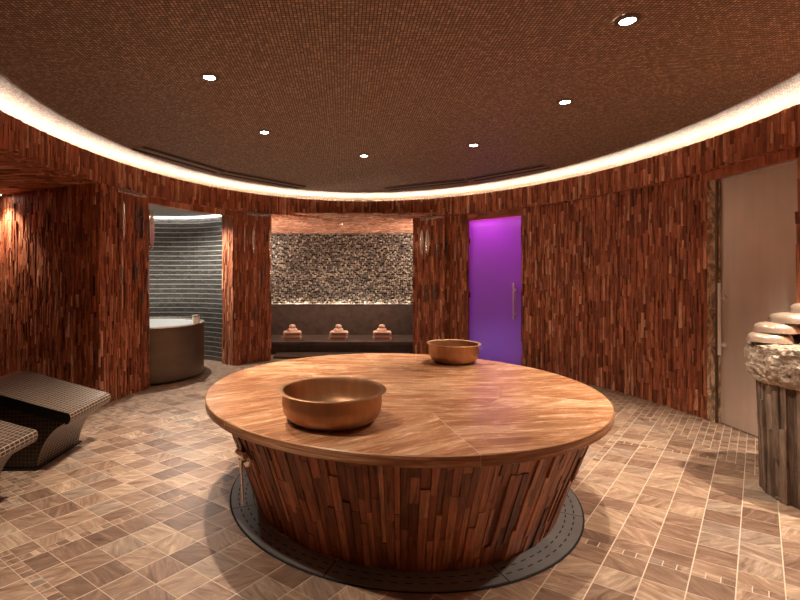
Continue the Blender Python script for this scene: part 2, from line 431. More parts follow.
# soffit of the alcove, boards laid sideways
fs, lu, lv = planar((-1.9, 6.5, ZS+.004), (-1.9, 1.6, ZS+.004), (-5.1, 6.5, ZS+.004))
mb = MB()
random.seed(21)
def clip_sof():
    tmp = MB(); strips(tmp, fs, 0, lu, 0, lv, w=(.03, .06), h=(.14, .4), d=(0, .012))
    for i in range(0, len(tmp.f), 5):
        vs = sorted({k for q in tmp.f[i:i+5] for k in q}); c = sum((Vector(tmp.v[k]) for k in vs), Vector())/len(vs)
        r = math.hypot((c.x-CX)/A_, (c.y-CY)/B_)
        if r > 1.02 and c.x < -2.2 and not (c.y > 5.47 and c.x > -3.1) :
            j = len(mb.v)-vs[0]; mb.v += [tmp.v[k] for k in vs]
            mb.f += [tuple(k+j for k in q) for q in tmp.f[i:i+5]]; mb.uv += tmp.uv[i:i+5]
clip_sof()
mb.build('trim_4', M['wood'], kind='structure')
mb = MB()
ths = [166.5 + (218-166.5)*k/24 for k in range(25)]
for t0, t1 in zip(ths, ths[1:]):
    a, b = ell(t0, 1.02), ell(t1, 1.02); mb.quad([(a.x, a.y, ZS+.016), (b.x, b.y, ZS+.016), (-5.2, b.y*1.18-.5, ZS+.016), (-5.2, a.y*1.18-.5, ZS+.016)])
mb.build('backing', M['wood_dark'], bpy.data.objects['trim_4'])

# ------------------------------------------------------------------ opening to the plunge room
def reveal(name, th, sc, depth, z1, flip=False, mat='wood'):
    a = ell(th, sc); b = a - ell_in(th)*depth
    if flip: a, b = b, a
    return wall_flat(name, (a.x, a.y, 0), (b.x, b.y, 0), (a.x, a.y, z1), mat)
reveal('wall_opening_right', 131.0, WS, .30, ZS, True)
reveal('wall_opening_left', 155.1, 1.0, .13, ZS, False)
wr = Vector((-3.0, 7.15)); WRR = 1.32
ln = MB(); mb = MB(); n = 60; rows = 30; hz = 2.52/rows; seg0, seg1 = 43, 235
for i in range(n):
    a, b = rad(seg0+(seg1-seg0)*i/n), rad(seg0+(seg1-seg0)*(i+1)/n)
    for j in range(rows):
        z0, z1 = j*hz, (j+1)*hz
        def q(t, r, z): return (wr.x+r*math.cos(t), wr.y+r*math.sin(t), z)
        ra, rb = WRR, WRR-.010
        mb.quad([q(a, rb, z1-.004), q(b, rb, z1-.004), q(b, ra, z0), q(a, ra, z0)], [(a*WRR, z1), (b*WRR, z1), (b*WRR, z0), (a*WRR, z0)])
        mb.quad([q(a, ra, z1), q(b, ra, z1), q(b, rb, z1-.004), q(a, rb, z1-.004)], [(0, 0)]*4)
        ln.quad([q(a, rb-.004, z1-.002), q(b, rb-.004, z1-.002), q(b, rb-.002, z1-.014), q(a, rb-.002, z1-.010)])
wp = mb.build('wall_plunge_room', M['wet_mosaic'], kind='structure'); ln.build('pale_tile_line', M['pale_line'], wp)
mb = MB(); q0, q1 = ell(157, 1.06), ell(131, 1.06)
mb.quad([(q0.x, q0.y, 2.54), (q1.x, q1.y, 2.54), (q1.x, 8.9, 2.54), (-4.6, 8.9, 2.54), (-4.6, q0.y, 2.54)])
mb.build('ceiling_plunge_room', M['grey_plaster'], kind='structure')
# lintel over the opening
p, q = ell(154.9, 1.03), ell(131.2, 1.03)
mb = MB(); c = (p+q)/2
for k in range(8):
    a, b = ell(155-24*k/8, 1.035), ell(155-24*(k+1)/8, 1.035)
    m_ = (a+b)/2; mb.box((m_.x, m_.y, 2.515), ((b-a).length+.01, .10, .09), math.atan2(b.y-a.y, b.x-a.x))
mb.build('trim_5', M['wood'], kind='structure')
mb = MB()
for i in range(40):
    a, b = rad(44+130*i/40), rad(44+130*(i+1)/40)
    def q(t, r, z): return (wr.x+r*math.cos(t), wr.y+r*math.sin(t), z)
    mb.quad([q(a, 1.30, 2.525), q(b, 1.30, 2.525), q(b, 1.265, 2.525), q(a, 1.265, 2.525)][::-1])
tag(mb.build('led_strip', M['led_wet']), 'thin white light line round the top of the grey mosaic wall behind the tub', 'light strip')

# ------------------------------------------------------------------ niche with bench
NB = 9.86                                       # back of the seat
mb = MB(); nn = 24
X0, X1 = -1.75, 1.80
# pebble wall: real relief stones
random.seed(5)
def pebble_wall():
    mb = MB(); z = .80; bk = MB()
    bk.quad([(X0, NB+.16, .2), (X1, NB+.16, .2), (X1, NB+.16, 2.6), (X0, NB+.16, 2.6)])
    row = 0
    while z < 2.46:
        h = .046; x = X0 + (row % 2)*.02
        while x < X1:
            w = U(.03, .062); hh = h*U(.8, 1.35); cx, cz = x+w/2, z+U(-.016, .016); dep = U(.02, .05); r = U(-1.2, 1.2)
            i = len(mb.v); K = 7
            for ring, (rr, dd) in enumerate(((1, 0), (.9, .6), (.5, 1))):
                for k in range(K):
                    t = 2*PI*k/K; px, pz = math.cos(t)*w*.5*rr, math.sin(t)*hh*.5*rr
                    mb.v.append((cx+px*math.cos(r)-pz*math.sin(r), NB+.155-dep*dd, cz+px*math.sin(r)+pz*math.cos(r)))
            for ring in (0, 1):
                for k in range(K):
                    j = (k+1) % K; mb.f.append((i+ring*K+k, i+ring*K+j, i+ring*K+K+j, i+ring*K+K+k)); mb.uv.append([(0, 0)]*4)
            mb.f.append(tuple(i+2*K+k for k in range(K))); mb.uv.append([(0, 0)]*K)
            x += w
        z += h; row += 1
    g = G('pebbles'); isl = g.node('ShaderNodeNewGeometry').outputs['Random Per Island']
    g.set(Base_Color=g.ramp(isl, [(0, (.12, .10, .09)), (.5, (.30, .255, .22)), (1, (.62, .55, .47))]), Roughness=.32, Metallic=.25)
    o = mb.build('wall_niche_back', g.m, kind='structure', smooth=False)
    bk.build('backing', M['wood_dark'], o)
pebble_wall()
wall_flat('wall_niche_left', (X0, 8.05, 0), (X0, NB+.16, 0), (X0, 8.05, ZS), w=(.04, .08))
wall_flat('wall_niche_right', (X1, NB+.16, 0), (X1, 8.35, 0), (X1, NB+.16, ZS), w=(.04, .08))
# sloped timber soffit of the niche
wall_flat('ceiling_niche', (X0, 8.35, 2.60), (X0, NB+.17, 2.395), (X1, 8.35, 2.60), mat='lit_soffit_wood', w=(.02, .04), h=(.05, .16), d=(.0, .02))
random.seed(9)
bench = empty('stone_bench', (0.02, 8.95, 0), 'long dark marble bench with tall backrest built into the back niche', 'bench')
def local(mb, name, mat, parent, **kw):
    """geometry given in world space, parented to an Empty that is not rotated"""
    o = mb.build(name, mat, parent, **kw); o.location = -Vector(parent.location); return o
seat_r = lambda x: 8.80 + .10*(1-((x-.02)/1.7)**2)
mb = MB(); K = 20
for k in range(K):
    a, b = X0+.05+(X1-X0-.1)*k/K, X0+.05+(X1-X0-.1)*(k+1)/K
    ya, yb = seat_r(a), seat_r(b)
    pr = lambda y: [(y+.05, 0), (y+.05, .165), (y, .18), (y, .237), (y+.012, .245), (NB, .245)]
    for (p0, p1), (q0, q1) in zip(zip(pr(ya), pr(ya)[1:]), zip(pr(yb), pr(yb)[1:])):
        mb.quad([(a, p0[0], p0[1]), (b, q0[0], q0[1]), (b, q1[0], q1[1]), (a, p1[0], p1[1])])
local(mb, 'seat', M['dark_marble'], bench, smooth=True, merge=True)
mb = MB(); mb.box(((X0+X1)/2, NB+.03, .555), (X1-X0-.1, .06, .63)); local(mb, 'backrest', M['dark_marble'], bench)
mb = MB(); mb.box(((X0+X1)/2, NB+.03, .878), (X1-X0-.1, .075, .018)); local(mb, 'ledge', M['dark_marble'], bench)
mb = MB(); mb.box((.02, NB+.105, .86), (3.3, .03, .02))
tag(mb.build('led_strip', M['led_ledge']), 'warm light strip sunk behind the bench backrest under the pebble wall', 'light strip')

mb = MB(); mb.box((0, 8.66, .02), (2.5, .5, .04)); local(mb, 'plinth', M['dark_marble'], bench)
# towels on the bench
random.seed(3)
def soft_box(w, d, h, r, bulge=.0):
    """rounded fold: stadium cross-section along y, folds seen from the front"""
    mb = MB(); n = 8; prof = []
    for side in (1, -1):
        for k in range(n+1):
            t = -PI/2 + PI*k/n
            prof.append((side*(w/2-h/2 + math.cos(t)*h/2), side*math.sin(t)*h/2))
    rings = [(-d/2, .86), (-d/2+.012, .97), (-d/2+.03, 1.0), (0, 1.02), (d/2-.03, 1.0), (d/2-.012, .97), (d/2, .86)]
    m = len(prof)
    for (y, s) in rings:
        for (x, z) in prof: mb.v.append((x*(.985 if s < .9 else 1), y, h/2 + z*s))
    for i in range(len(rings)-1):
        for k in range(m):
            j = (k+1) % m; mb.f.append((i*m+k, i*m+j, (i+1)*m+j, (i+1)*m+k)); mb.uv.append([(0, 0)]*4)
    mb.f.append(tuple(range(m))); mb.uv.append([(0, 0)]*m)
    mb.f.append(tuple((len(rings)-1)*m+k for k in range(m))[::-1]); mb.uv.append([(0, 0)]*m)
    return mb
ft = empty('folded_towel', (0, 0, 0), 'x', 'towel', 'folded towels on the niche bench')
soft_box(.36, .30, .082, .03).build('body', M['towel'], ft, smooth=True)
mb = MB(); mb.box((0, -.147, .041), (.27, .012, .040)); mb.build('inner_fold', M['towel_in'], ft)
def bundle():
    mb = MB(); pr = [(0, 0), (.085, 0), (.098, .018), (.085, .045), (.06, .062), (.05, .075), (.062, .09), (.058, .112), (.035, .128), (0, .13)]
    def wob(t, j, r, z): return (r*(1+.07*math.sin(5*t+j)), z*(1+.02*math.sin(3*t)))
    mb.lathe(pr, 28, wob=wob); return mb
bd = empty('wrapped_soap_bundle', (0, 0, 0), 'x', 'bundle', 'knotted cloth bundles on the towels')
bundle().build('cloth', M['towel'], bd, smooth=True, merge=True)
mb = MB(); mb.lathe([(.060, .062), (.066, .069), (.064, .078), (.052, .084)], 24); mb.build('tie', M['towel_in'], bd, smooth=True)
def copy_tree(o, parent=None):
    c = o.copy(); C.objects.link(c); c.parent = parent
    for ch in list(o.children): copy_tree(ch, c)
    return c
used = {}
def place(src, loc, rz, label, group=None):
    o = src if src.name not in used else copy_tree(src)
    used[src.name] = 1
    o.location = loc; o.rotation_euler[2] = rz; o['label'] = label
    if group: o['group'] = group
    return o
for nm, x, rz in (('left', -.98, .10), ('middle', -.085, 0), ('right', .755, -.08)):
    for k, w in ((0, 'lower'), (1, 'upper')):
        place(ft, (x+U(-.01, .01), 9.12, .245+k*.083), rz+U(-.05, .05), f'pink {w} folded towel in the {nm} stack on the dark bench')
    place(bd, (x, 9.12, .245+.167), U(0, 3), f'small pink cloth bundle topping the {nm} towel stack on the bench')

# ------------------------------------------------------------------ doors
def door_frame_pts(t0, t1, sc):
    a, b = ell(t0, sc), ell(t1, sc); return a, b
def tubes_handle(parent, base, n, u, z0, z1, off, r, mat, name='handle', both=True):
    mb = MB(); b = Vector(base)
    for s in ((1, -1) if both else (1,)):
        p = b + n*off*s
        mb.tube((p.x, p.y, z0), (p.x, p.y, z1), r)
    for z in (z0+(z1-z0)*.14, z1-(z1-z0)*.2):
        p, q = b + n*off, b - n*(off if both else 0); mb.tube((p.x, p.y, z), (q.x, q.y, z), r*.75, 12)
        for s in (1, -1):
            c0, c1 = b+n*.008*s, b+n*.02*s; mb.tube((c0.x, c0.y, z), (c1.x, c1.y, z), r*1.7, 16)
    return mb.build(name, mat, parent, smooth=True)
def slab(mb, a, b, z0, z1, t):
    c = (a+b)/2; mb.box((c.x, c.y, (z0+z1)/2), ((b-a).length, t, z1-z0), math.atan2(b.y-a.y, b.x-a.x))
# door 1: steam room with purple light
a, b = ell(58.6, 1.05), ell(43.9, 1.05); u = (b-a).normalized(); nrm = Vector((u.y, -u.x, 0))
if nrm.dot(Vector((CX, CY, 0))-a) < 0: nrm = -nrm
mb = MB(); slab(mb, a, b, .01, 2.44, .012); d1 = mb.build('door_1', M['purple_glass'], kind='structure')
tubes_handle(d1, b-u*.13, nrm, u, .78, 1.38, .055, .015, M['handle'])
for z in (2.1, 1.15, .3):
    mb = MB(); p = a+u*.03; mb.box((p.x, p.y, z), (.05, .035, .09), math.atan2(u.y, u.x)); mb.build('hinge', M['steel'], d1)
mb = MB(); slab(mb, a-u*.06, b+u*.03, 2.45, ZS, .12); 
strips_f = None
mb.build('trim_6', M['wood'], kind='structure')
# steam room box
mb = MB(); o1, o2 = a-u*.25-nrm*.06, b+u*.35-nrm*.06; o3, o4 = o2-nrm*1.3, o1-nrm*1.3
for p, q in ((o2, o3), (o3, o4), (o4, o1)): mb.quad([(p.x, p.y, 0), (q.x, q.y, 0), (q.x, q.y, 2.6), (p.x, p.y, 2.6)])
mb.quad([(p.x, p.y, 2.6) for p in (o1, o2, o3, o4)]); mb.quad([(p.x, p.y, .003) for p in (o1, o2, o3, o4)])
mb.build('wall_steam_room', M['white_tile'], kind='structure')
def area(name, loc, size, energy, colr, direction, shape='RECTANGLE', sy=None):
    L = bpy.data.lights.new(name, 'AREA'); L.energy = energy; L.color = colr; L.shape = shape; L.size = size
    if sy: L.size_y = sy
    o = bpy.data.objects.new(name, L); C.objects.link(o); o.location = loc
    o.rotation_euler = Vector(direction).to_track_quat('-Z', 'Y').to_euler(); return o
m_ = (a+b)/2 - nrm*.5
area('steam_room_lamp', (m_.x, m_.y, 2.5), .9, 24, (.70, .03, 1.0), (0.0, 0, -1), sy=.5)
area('steam_room_floor_lamp', (m_.x, m_.y, .35), .8, 2.2, (.22, .16, 1.0), tuple(nrm*1+Vector((0, 0, .1))), sy=.4)
def point(name, loc, e, c, r=.05):
    L = bpy.data.lights.new(name, 'POINT'); L.energy = e; L.color = c; L.shadow_soft_size = r
    o = bpy.data.objects.new(name, L); C.objects.link(o); o.location = loc; return o
for nm, th_, sgn in (('wall_door_left', 58.75, True), ('wall_door_right', 43.75, False)):
    reveal(nm, th_, WS, .12, ZS, not sgn)
p = a + u*.35 - nrm*.25
mb = MB(); slab(mb, a+u*.05-nrm*.06, b-nrm*.06, 2.345, 2.365, .02)
tag(mb.build('light_line', M['purple_led']), 'pink violet light line near the top inside the purple glass door', 'light strip')

# door 2: satin steam door
a, b = ell(4.6, 1.045), ell(-6.2, 1.045); u = (b-a).normalized(); nrm = Vector((u.y, -u.x, 0))
if nrm.dot(Vector((CX, CY, 0))-a) < 0: nrm = -nrm
mb = MB(); slab(mb, a, b, .012, 2.46, .014); d2 = mb.build('door_2', M['satin_door'], kind='structure')
tubes_handle(d2, a+u*.055, nrm, u, .70, 1.42, .06, .015, M['handle'])
mb = MB(); slab(mb, a-u*.02+nrm*.03, a+u*.002+nrm*.03, 0, 2.46, .03); mb.build('edge_strip', M['bronze_steel'], d2)
mb = MB(); a2 = ell(5.9, WS); slab(mb, Vector((a2.x, a2.y, 0)), a+Vector((.0, 0, 0)), 0, 2.5, .05); mb.build('trim_7', M['jamb'], kind='structure')
# header board above door 2
pa, pb = ell(6.2, 1.025), ell(-6.6, 1.025)
mb = MB(); slab(mb, pa-nrm*.03, pb-nrm*.03, 2.47, ZS, .09); mb.build('trim_8', M['wood'], kind='structure')

# ------------------------------------------------------------------ steel ovals and soffit plates on the piers
oval_mb = None
def oval(w, h, t=.016):
    mb = MB(); K = 28; rings = ((1, 0), (.96, .5), (.8, .85), (.4, 1))
    for r, d in rings:
        for k in range(K):
            tt = 2*PI*k/K; cx = math.cos(tt); cz = math.sin(tt)
            mb.v.append((cx*abs(cx)**.25*w/2*r, -t*d, cz*h/2*r))
    mb.v.append((0, -t, 0)); mb.v.append((0, 0.002, 0)); T = len(mb.v)
    for i in range(3):
        for k in range(K):
            j = (k+1) % K; mb.f.append((i*K+k, i*K+j, (i+1)*K+j, (i+1)*K+k)); mb.uv.append([(0, 0)]*4)
    for k in range(K):
        j = (k+1) % K; mb.f.append((3*K+k, 3*K+j, T-2)); mb.uv.append([(0, 0)]*3)
        mb.f.append((k, T-1, j)); mb.uv.append([(0, 0)]*3)
    return mb
src_oval = oval(.07, .48).build('steel_oval', M['steel'], smooth=True); src_bowed = oval(.07, .48).build('bronze_oval', M['rough_steel'], smooth=True)
src_oval['category'] = src_bowed['category'] = 'wall plate'
def theta_at(x, s):                     # angle on the oval of a sight line of slope x
    m = x; aa = m*m/(A_*s)**2+1/(B_*s)**2; bb = -2*m*CX/(A_*s)**2-2*CY/(B_*s)**2; cc = CX*CX/(A_*s)**2+CY*CY/(B_*s)**2-1
    z = (-bb+math.sqrt(bb*bb-4*aa*cc))/2/aa; return math.degrees(math.atan2((z-CY)/B_, (m*z-CX)/A_))
def put_oval(src, th_, s, z, sx, sz, label, group):
    o = src if not src.get('label') else src.copy()
    if o is not src: C.objects.link(o)
    p = ell(th_, s) + ell_in(th_)*.026; n = ell_in(th_)
    o.location = (p.x, p.y, z); o.rotation_euler = (0, 0, math.atan2(n.x, -n.y) if False else math.atan2(n.y, n.x)+PI/2)
    o.scale = (sx, 1, sz); o['label'] = label; o['group'] = group
gl, gm, gr = 'steel ovals on the left pier', 'steel ovals on the pier between opening and niche', 'steel ovals on the pier left of the purple door'
put_oval(src_oval, 161.6, 1.003, 2.17, .8, 1.0, 'upper steel oval nearest the outer side of the left pier', gl)
put_oval(src_bowed, 158.3, 1.003, 2.17, .9, 1.0, 'brown upper oval at the middle of the left pier', gl)
put_oval(src_bowed, 156.9, 1.003, 2.17, .6, .95, 'narrow upper oval just right of the middle of the left pier', gl)
put_oval(src_oval, 162.1, 1.003, 1.50, .45, .6, 'slim steel oval lower on the outer side of the left pier', gl)
put_oval(src_bowed, 158.6, 1.003, 1.54, 1.0, .62, 'short wide brown oval at mid height of the left pier', gl)
put_oval(src_bowed, 157.0, 1.003, 1.20, .6, .45, 'small brown oval below mid height of the left pier', gl)
put_oval(src_oval, 155.6, 1.003, 1.42, .6, .75, 'steel oval at mid height on the right edge of the left pier', gl)
put_oval(src_bowed, 155.5, 1.003, .72, .5, .5, 'lowest brown oval on the right edge of the left pier', gl)
put_oval(src_oval, 154.75, 1.0, 2.10, 1.3, 1.1, 'upper gleaming oval on the edge of the left pier beside the opening', gl)
put_oval(src_oval, 128.0, WS, 2.10, .5, .95, 'slim upper steel oval on the left of the pier beside the niche', gm)
put_oval(src_oval, 125.3, WS, 2.10, .8, .95, 'wide upper steel oval at the middle of the pier beside the niche', gm)
put_oval(src_bowed, 122.6, WS, 1.45, .6, .7, 'mid height brown oval on the pier beside the niche', gm)
put_oval(src_bowed, 124.6, WS, .85, .8, .6, 'low brown oval on the pier beside the niche', gm)
put_oval(src_oval, 120.4, WS, 2.05, .55, 1.1, 'upper steel oval on the right edge of the pier beside the niche', gm)
put_oval(src_oval, 120.3, WS, 1.42, .45, .9, 'lower steel oval on the right edge of the pier beside the niche', gm)
put_oval(src_oval, 71.9, WS, 2.10, 1.1, 1.0, 'upper left steel oval of the close pair on the pier left of the purple door', gr)
put_oval(src_oval, 70.2, WS, 2.10, 1.2, 1.0, 'upper right steel oval of the close pair on the pier left of the purple door', gr)
put_oval(src_bowed, 67.0, WS, 2.02, .8, .8, 'reddish brown upper oval right of the steel pair left of the purple door', gr)
put_oval(src_bowed, 64.5, WS, 2.0, .9, .8, 'single upper oval nearest the purple door', gr)
put_oval(src_bowed, 70.4, WS, 1.16, .8, .8, 'left oval of the lower pair on the pier left of the purple door', gr)
put_oval(src_bowed, 67.8, WS, 1.16, 1.0, .75, 'right oval of the lower pair on the pier left of the purple door', gr)
put_oval(src_oval, 65.0, WS, .82, .5, .7, 'slim low oval nearest the purple door hinges', gr)
def sof_plate(t0, t1, label):
    mb = MB(); n = 10
    for lay in (0, 1):
        for i in range(n):
            for r0, r1 in ((0, .05), (.05, .10)):
                P = []
                for (tt, rr) in ((i, r0), (i+1, r0), (i+1, r1), (i, r1)):
                    t = t0+(t1-t0)*tt/n; s_ = math.sin(PI*tt/n)**.4 if 0 < tt < n else .15
                    p = ell(t, 1.0) + ell_in(t)*(.025 - (rr-.03)*s_ ); z = ZS-.02-.035*lay-.010*math.sin(tt*2.3+rr*50)
                    P.append((p.x, p.y, z))
                mb.quad(P if lay else P[::-1])
    o = mb.build('steel_soffit_plate', M['steel'], smooth=True)
    # close the rim so the plate has thickness
    md = o.modifiers.new('s', 'SOLIDIFY'); md.thickness = .006
    return tag(o, label, 'metal plate', 'crumpled steel plates over the piers')
sof_plate(156.0, 163.2, 'crumpled steel plate under the band over the left pier')
sof_plate(120.6, 128.0, 'crumpled steel plate under the band over the pier beside the niche')
sof_plate(65.0, 72.5, 'crumpled steel plate under the band over the pier left of the purple door')

# ------------------------------------------------------------------ plunge tub
tub = empty('plunge_tub', (-2.98, 7.08, 0), 'tall round bronze metal plunge tub in the room behind the left opening', 'tub')
R = .85
mb = MB(); mb.lathe([(0, .02), (R-.03, .02), (R, .03), (R, .77), (R-.004, .775)], 96); mb.build('shell', M['bronze_steel'], tub, smooth=True, merge=True)
mb = MB(); mb.lathe([(R, .772), (R+.004, .785), (R-.02, .79), (R-.055, .787), (R-.06, .74)], 96); mb.build('rim', M['steel'], tub, smooth=True)
mb = MB(); mb.lathe([(0, .765), (R-.055, .765)], 64); mb.build('water', M['water'], tub, merge=True)
can = empty('metal_canister', (-2.172, 6.94, .79), 'small shiny metal canister standing on the rim of the tub', 'canister')
mb = MB(); mb.lathe([(0, 0), (.05, 0), (.052, .01), (.052, .10), (0, .10)], 32); mb.build('body', M['handle'], can, smooth=True, merge=True)
mb = MB(); mb.lathe([(0, .1), (.054, .1), (.054, .118), (.02, .124), (0, .124)], 32); mb.build('lid', M['steel'], can, smooth=True, merge=True)

# ------------------------------------------------------------------ heated stone table
TX, TY = .407, 3.40
table = empty('heated_stone_table', (TX, TY, 0), 'large round table with orange veined stone top on a tapering wooden stave base', 'table')
RT, TZ, TT = 1.347, .71, .056
seams = [-81.5 + 60*k for k in range(6)]
edge = [(RT-.004, TZ-TT), (RT, TZ-TT+.004), (RT, TZ-.005), (RT-.005, TZ), (.705, TZ)]
streak = [8, 12, -4, 5, 28, 34]
for k in range(6):
    a0, a1 = rad(seams[k]) , rad(seams[k]+60); mb = MB(); n = 40; sa = rad(streak[k])
    def uvp(x, y, z): return ((x*math.cos(sa)+y*math.sin(sa)), (-x*math.sin(sa)+y*math.cos(sa)) + z*.6)
    e = .0008
    for i in range(n):
        t0, t1 = a0+(a1-a0)*i/n, a0+(a1-a0)*(i+1)/n
        if i == 0: t0 += e
        if i == n-1: t1 -= e
        for (r0, z0), (r1, z1) in zip(edge, edge[1:]):
            P = [(r*math.cos(t), r*math.sin(t), z) for (t, r, z) in ((t0, r0, z0), (t1, r0, z0), (t1, r1, z1), (t0, r1, z1))]
            mb.quad(P, [uvp(*p) for p in P] if z0 == z1 else [(t*RT*.8, z*3) for (t, z) in ((t0, z0), (t1, z0), (t1, z1), (t0, z1))])
    # inner, underside and seam faces
        P = [(r*math.cos(t), r*math.sin(t), TZ-TT) for (t, r) in ((t0, .705), (t1, .705), (t1, edge[0][0]), (t0, edge[0][0]))]
        mb.quad(P[::-1], [uvp(*p) for p in P[::-1]])
    mb.build('top_segment', M['stone_top'], table, merge=True)
mb = MB(); n = 96; RC = .7035
for i in range(n):
    t0, t1 = 2*PI*i/n, 2*PI*(i+1)/n
    P = [(0, 0, TZ), (RC*math.cos(t0), RC*math.sin(t0), TZ), (RC*math.cos(t1), RC*math.sin(t1), TZ)]
    mb.quad(P, [(p[0], p[1]) for p in P])
    P = [(RC*math.cos(t0), RC*math.sin(t0), TZ), (RC*math.cos(t1), RC*math.sin(t1), TZ), (RC*math.cos(t1), RC*math.sin(t1), TZ-TT), (RC*math.cos(t0), RC*math.sin(t0), TZ-TT)]
    mb.quad(P, [(p[0], p[1]) for p in P])
mb.build('centre_disc', M['stone_top'], table, merge=True)
random.seed(11)
HB = TZ-TT
def cone(u, v, d):
    t = u/1.1; k = max(0, v)/HB; r = 1.018 + (1.252-1.018)*(k**1.1) + d; return Vector((.014+r*math.cos(t), r*math.sin(t), v))
mb = MB(); strips(mb, cone, 0, 2*PI*1.1, .004, HB-.001, w=(.022, .046), h=(.12, .50), d=(.0, .014), tilt=.003)
st = mb.build('stave_base', M['table_wood'], table)
mb = MB(); mb.lathe([(1.006, .0), (1.105, HB*.5), (1.238, HB)], 96, c=(.014, 0)); mb.build('core', M['wood_dark'], st)
for sm in seams:
    mb = MB(); t = rad(sm); d_ = Vector((math.cos(t), math.sin(t), 0)); w_ = Vector((-d_.y, d_.x, 0))*.0013
    a_, b_ = d_*.704, d_*(RT+.0006)
    mb.quad([tuple(a_-w_)[:2]+(TZ+.0004,), tuple(b_-w_)[:2]+(TZ+.0004,), tuple(b_+w_)[:2]+(TZ+.0004,), tuple(a_+w_)[:2]+(TZ+.0004,)])
    mb.quad([tuple(b_-w_)[:2]+(TZ+.0004,), tuple(b_-w_)[:2]+(TZ-TT,), tuple(b_+w_)[:2]+(TZ-TT,), tuple(b_+w_)[:2]+(TZ+.0004,)])
    mb.build('joint_filler', M['joint'], table)
# little tap with hanging rod on the left of the base
tp = MB(); ang = rad(214.5); n_ = Vector((math.cos(ang), math.sin(ang), 0)); zt = .44; rt = 1.158
p0 = n_*rt; p1 = n_*(rt+.06)
tp.tube((p0.x, p0.y, zt), (p1.x, p1.y, zt), .028, 20); tp.tube((p0.x, p0.y, zt), tuple(n_*(rt+.02))[:2]+(zt,), .055, 24)
tap = tp.build('tap', M['steel'], table, smooth=True)
mb = MB(); tv = Vector((-n_.y, n_.x, 0)); c = n_*(rt+.05)
mb.tube((c-tv*.055)[:2]+(zt+.02,), (c+tv*.05)[:2]+(zt+.028,), .018, 14, .023); mb.build('tap_lever', M['chrome'], tap, smooth=True)
mb = MB(); mb.tube((c.x, c.y, zt), (c.x, c.y, zt-.06), .016, 14, .012); mb.tube((c.x, c.y, zt-.06), (c.x+.01, c.y+.01, .17), .006, 10); mb.build('drop_rod', M['chrome'], tap, smooth=True)

# slotted drain round the table
dr = empty('drain_grate', (TX, TY, 0), 'ring of slotted grey metal drain plates in the floor round the table base', 'drain')
NP = 8; per = 12
def sector(t0, t1, r0, r1, z):
    return [(r0*math.cos(t0), r0*math.sin(t0), z), (r1*math.cos(t0), r1*math.sin(t0), z), (r1*math.cos(t1), r1*math.sin(t1), z), (r0*math.cos(t1), r0*math.sin(t1), z)]
rb = [1.04, 1.083, 1.090, 1.130, 1.137, 1.182]
for k in range(NP):
    mb = MB(); A0 = 2*PI*k/NP+.35; dA = (2*PI/NP-.006)/per
    for i in range(per):
        t0 = A0+dA*i; cuts = [0, .24, .76, 1]
        for c0, c1 in zip(cuts, cuts[1:]):
            for j in range(5):
                if j in (1, 3) and c0 == .24: continue
                for q in range(2):
                    ta, tb = t0+dA*(c0+(c1-c0)*q/2), t0+dA*(c0+(c1-c0)*(q+1)/2)
                    mb.quad(sector(ta, tb, rb[j], rb[j+1], .010))
        mb.quad([*sector(t0, t0+dA, rb[-1], rb[-1], .010)[:1], sector(t0, t0+dA, rb[-1], rb[-1], .002)[0], sector(t0, t0+dA, rb[-1], rb[-1], .002)[3], sector(t0, t0+dA, rb[-1], rb[-1], .010)[3]])
    mb.build('grate_plate', M['grate'], dr)
mb = MB(); mb.lathe([(1.035, .003), (1.193, .003)], 120); mb.build('channel', M['black'], dr)

# ------------------------------------------------------------------ basins on the table
def basin(loc, R, H, label):
    e = empty('brass_basin', loc, label, 'basin', 'brass basins on the stone table')
    k = R/.283; h = H
    out = [(0, .004), (.17*k, .0), (.205*k, .006), (.235*k, h*.16), (.255*k, h*.36), (.261*k, h*.6), (.258*k, h*.88), (.262*k, h*.955)]
    inn = [(.255*k, h*.955), (.250*k, h*.88), (.253*k, h*.6), (.247*k, h*.38), (.226*k, h*.19), (.20*k, .018), (.12*k, .012), (0, .012)]
    mb = MB(); mb.lathe(out+inn, 96); mb.build('body', M['copper'], e, smooth=True, merge=True)
    mb = MB(); rr = [(.256*k, h*.95), (.262*k, h*.955), (.278*k, h*.965), (.2835*k, h*.985), (.280*k, h), (.268*k, h*1.003), (.256*k, h*.985), (.254*k, h*.955)]
    mb.lathe(rr, 96); mb.build('rim', M['copper'], e, smooth=True)
    return e
basin((-.060, 2.565, TZ+.0012), .295, .172, 'larger brass basin with flat rim on the near left of the stone table')
basin((1.005, 4.27, TZ+.0012), .241, .172, 'smaller brass basin near the far edge of the stone table')

# ------------------------------------------------------------------ loungers
def extr(prof, y0, y1, name, mat, parent, side_mat=None):
    mb = MB(); n = len(prof); L = 0
    for i in range(n):
        a, b = prof[i], prof[(i+1) % n]; l = math.dist(a, b)
        mb.quad([(a[0], y0, a[1]), (b[0], y0, b[1]), (b[0], y1, b[1]), (a[0], y1, a[1])], [(y0, L), (y0, L+l), (y1, L+l), (y1, L)]); L += l
    for y in (y0, y1):
        P = [(p[0], y, p[1]) for p in prof]; P = P if y == y0 else P[::-1]
        mb.quad(P, [(q[0], q[2]) for q in P])
    o = mb.build(name, mat, parent, smooth=True)
    if side_mat:
        o.data.materials.append(side_mat)
        for p in o.data.polygons[-2:]: p.material_index = 1
    bm = bmesh.new(); bm.from_mesh(o.data); bmesh.ops.recalc_face_normals(bm, faces=bm.faces)
    bmesh.ops.triangulate(bm, faces=[f for f in bm.faces if len(f.verts) > 4]); bm.to_mesh(o.data); bm.free()
    return o
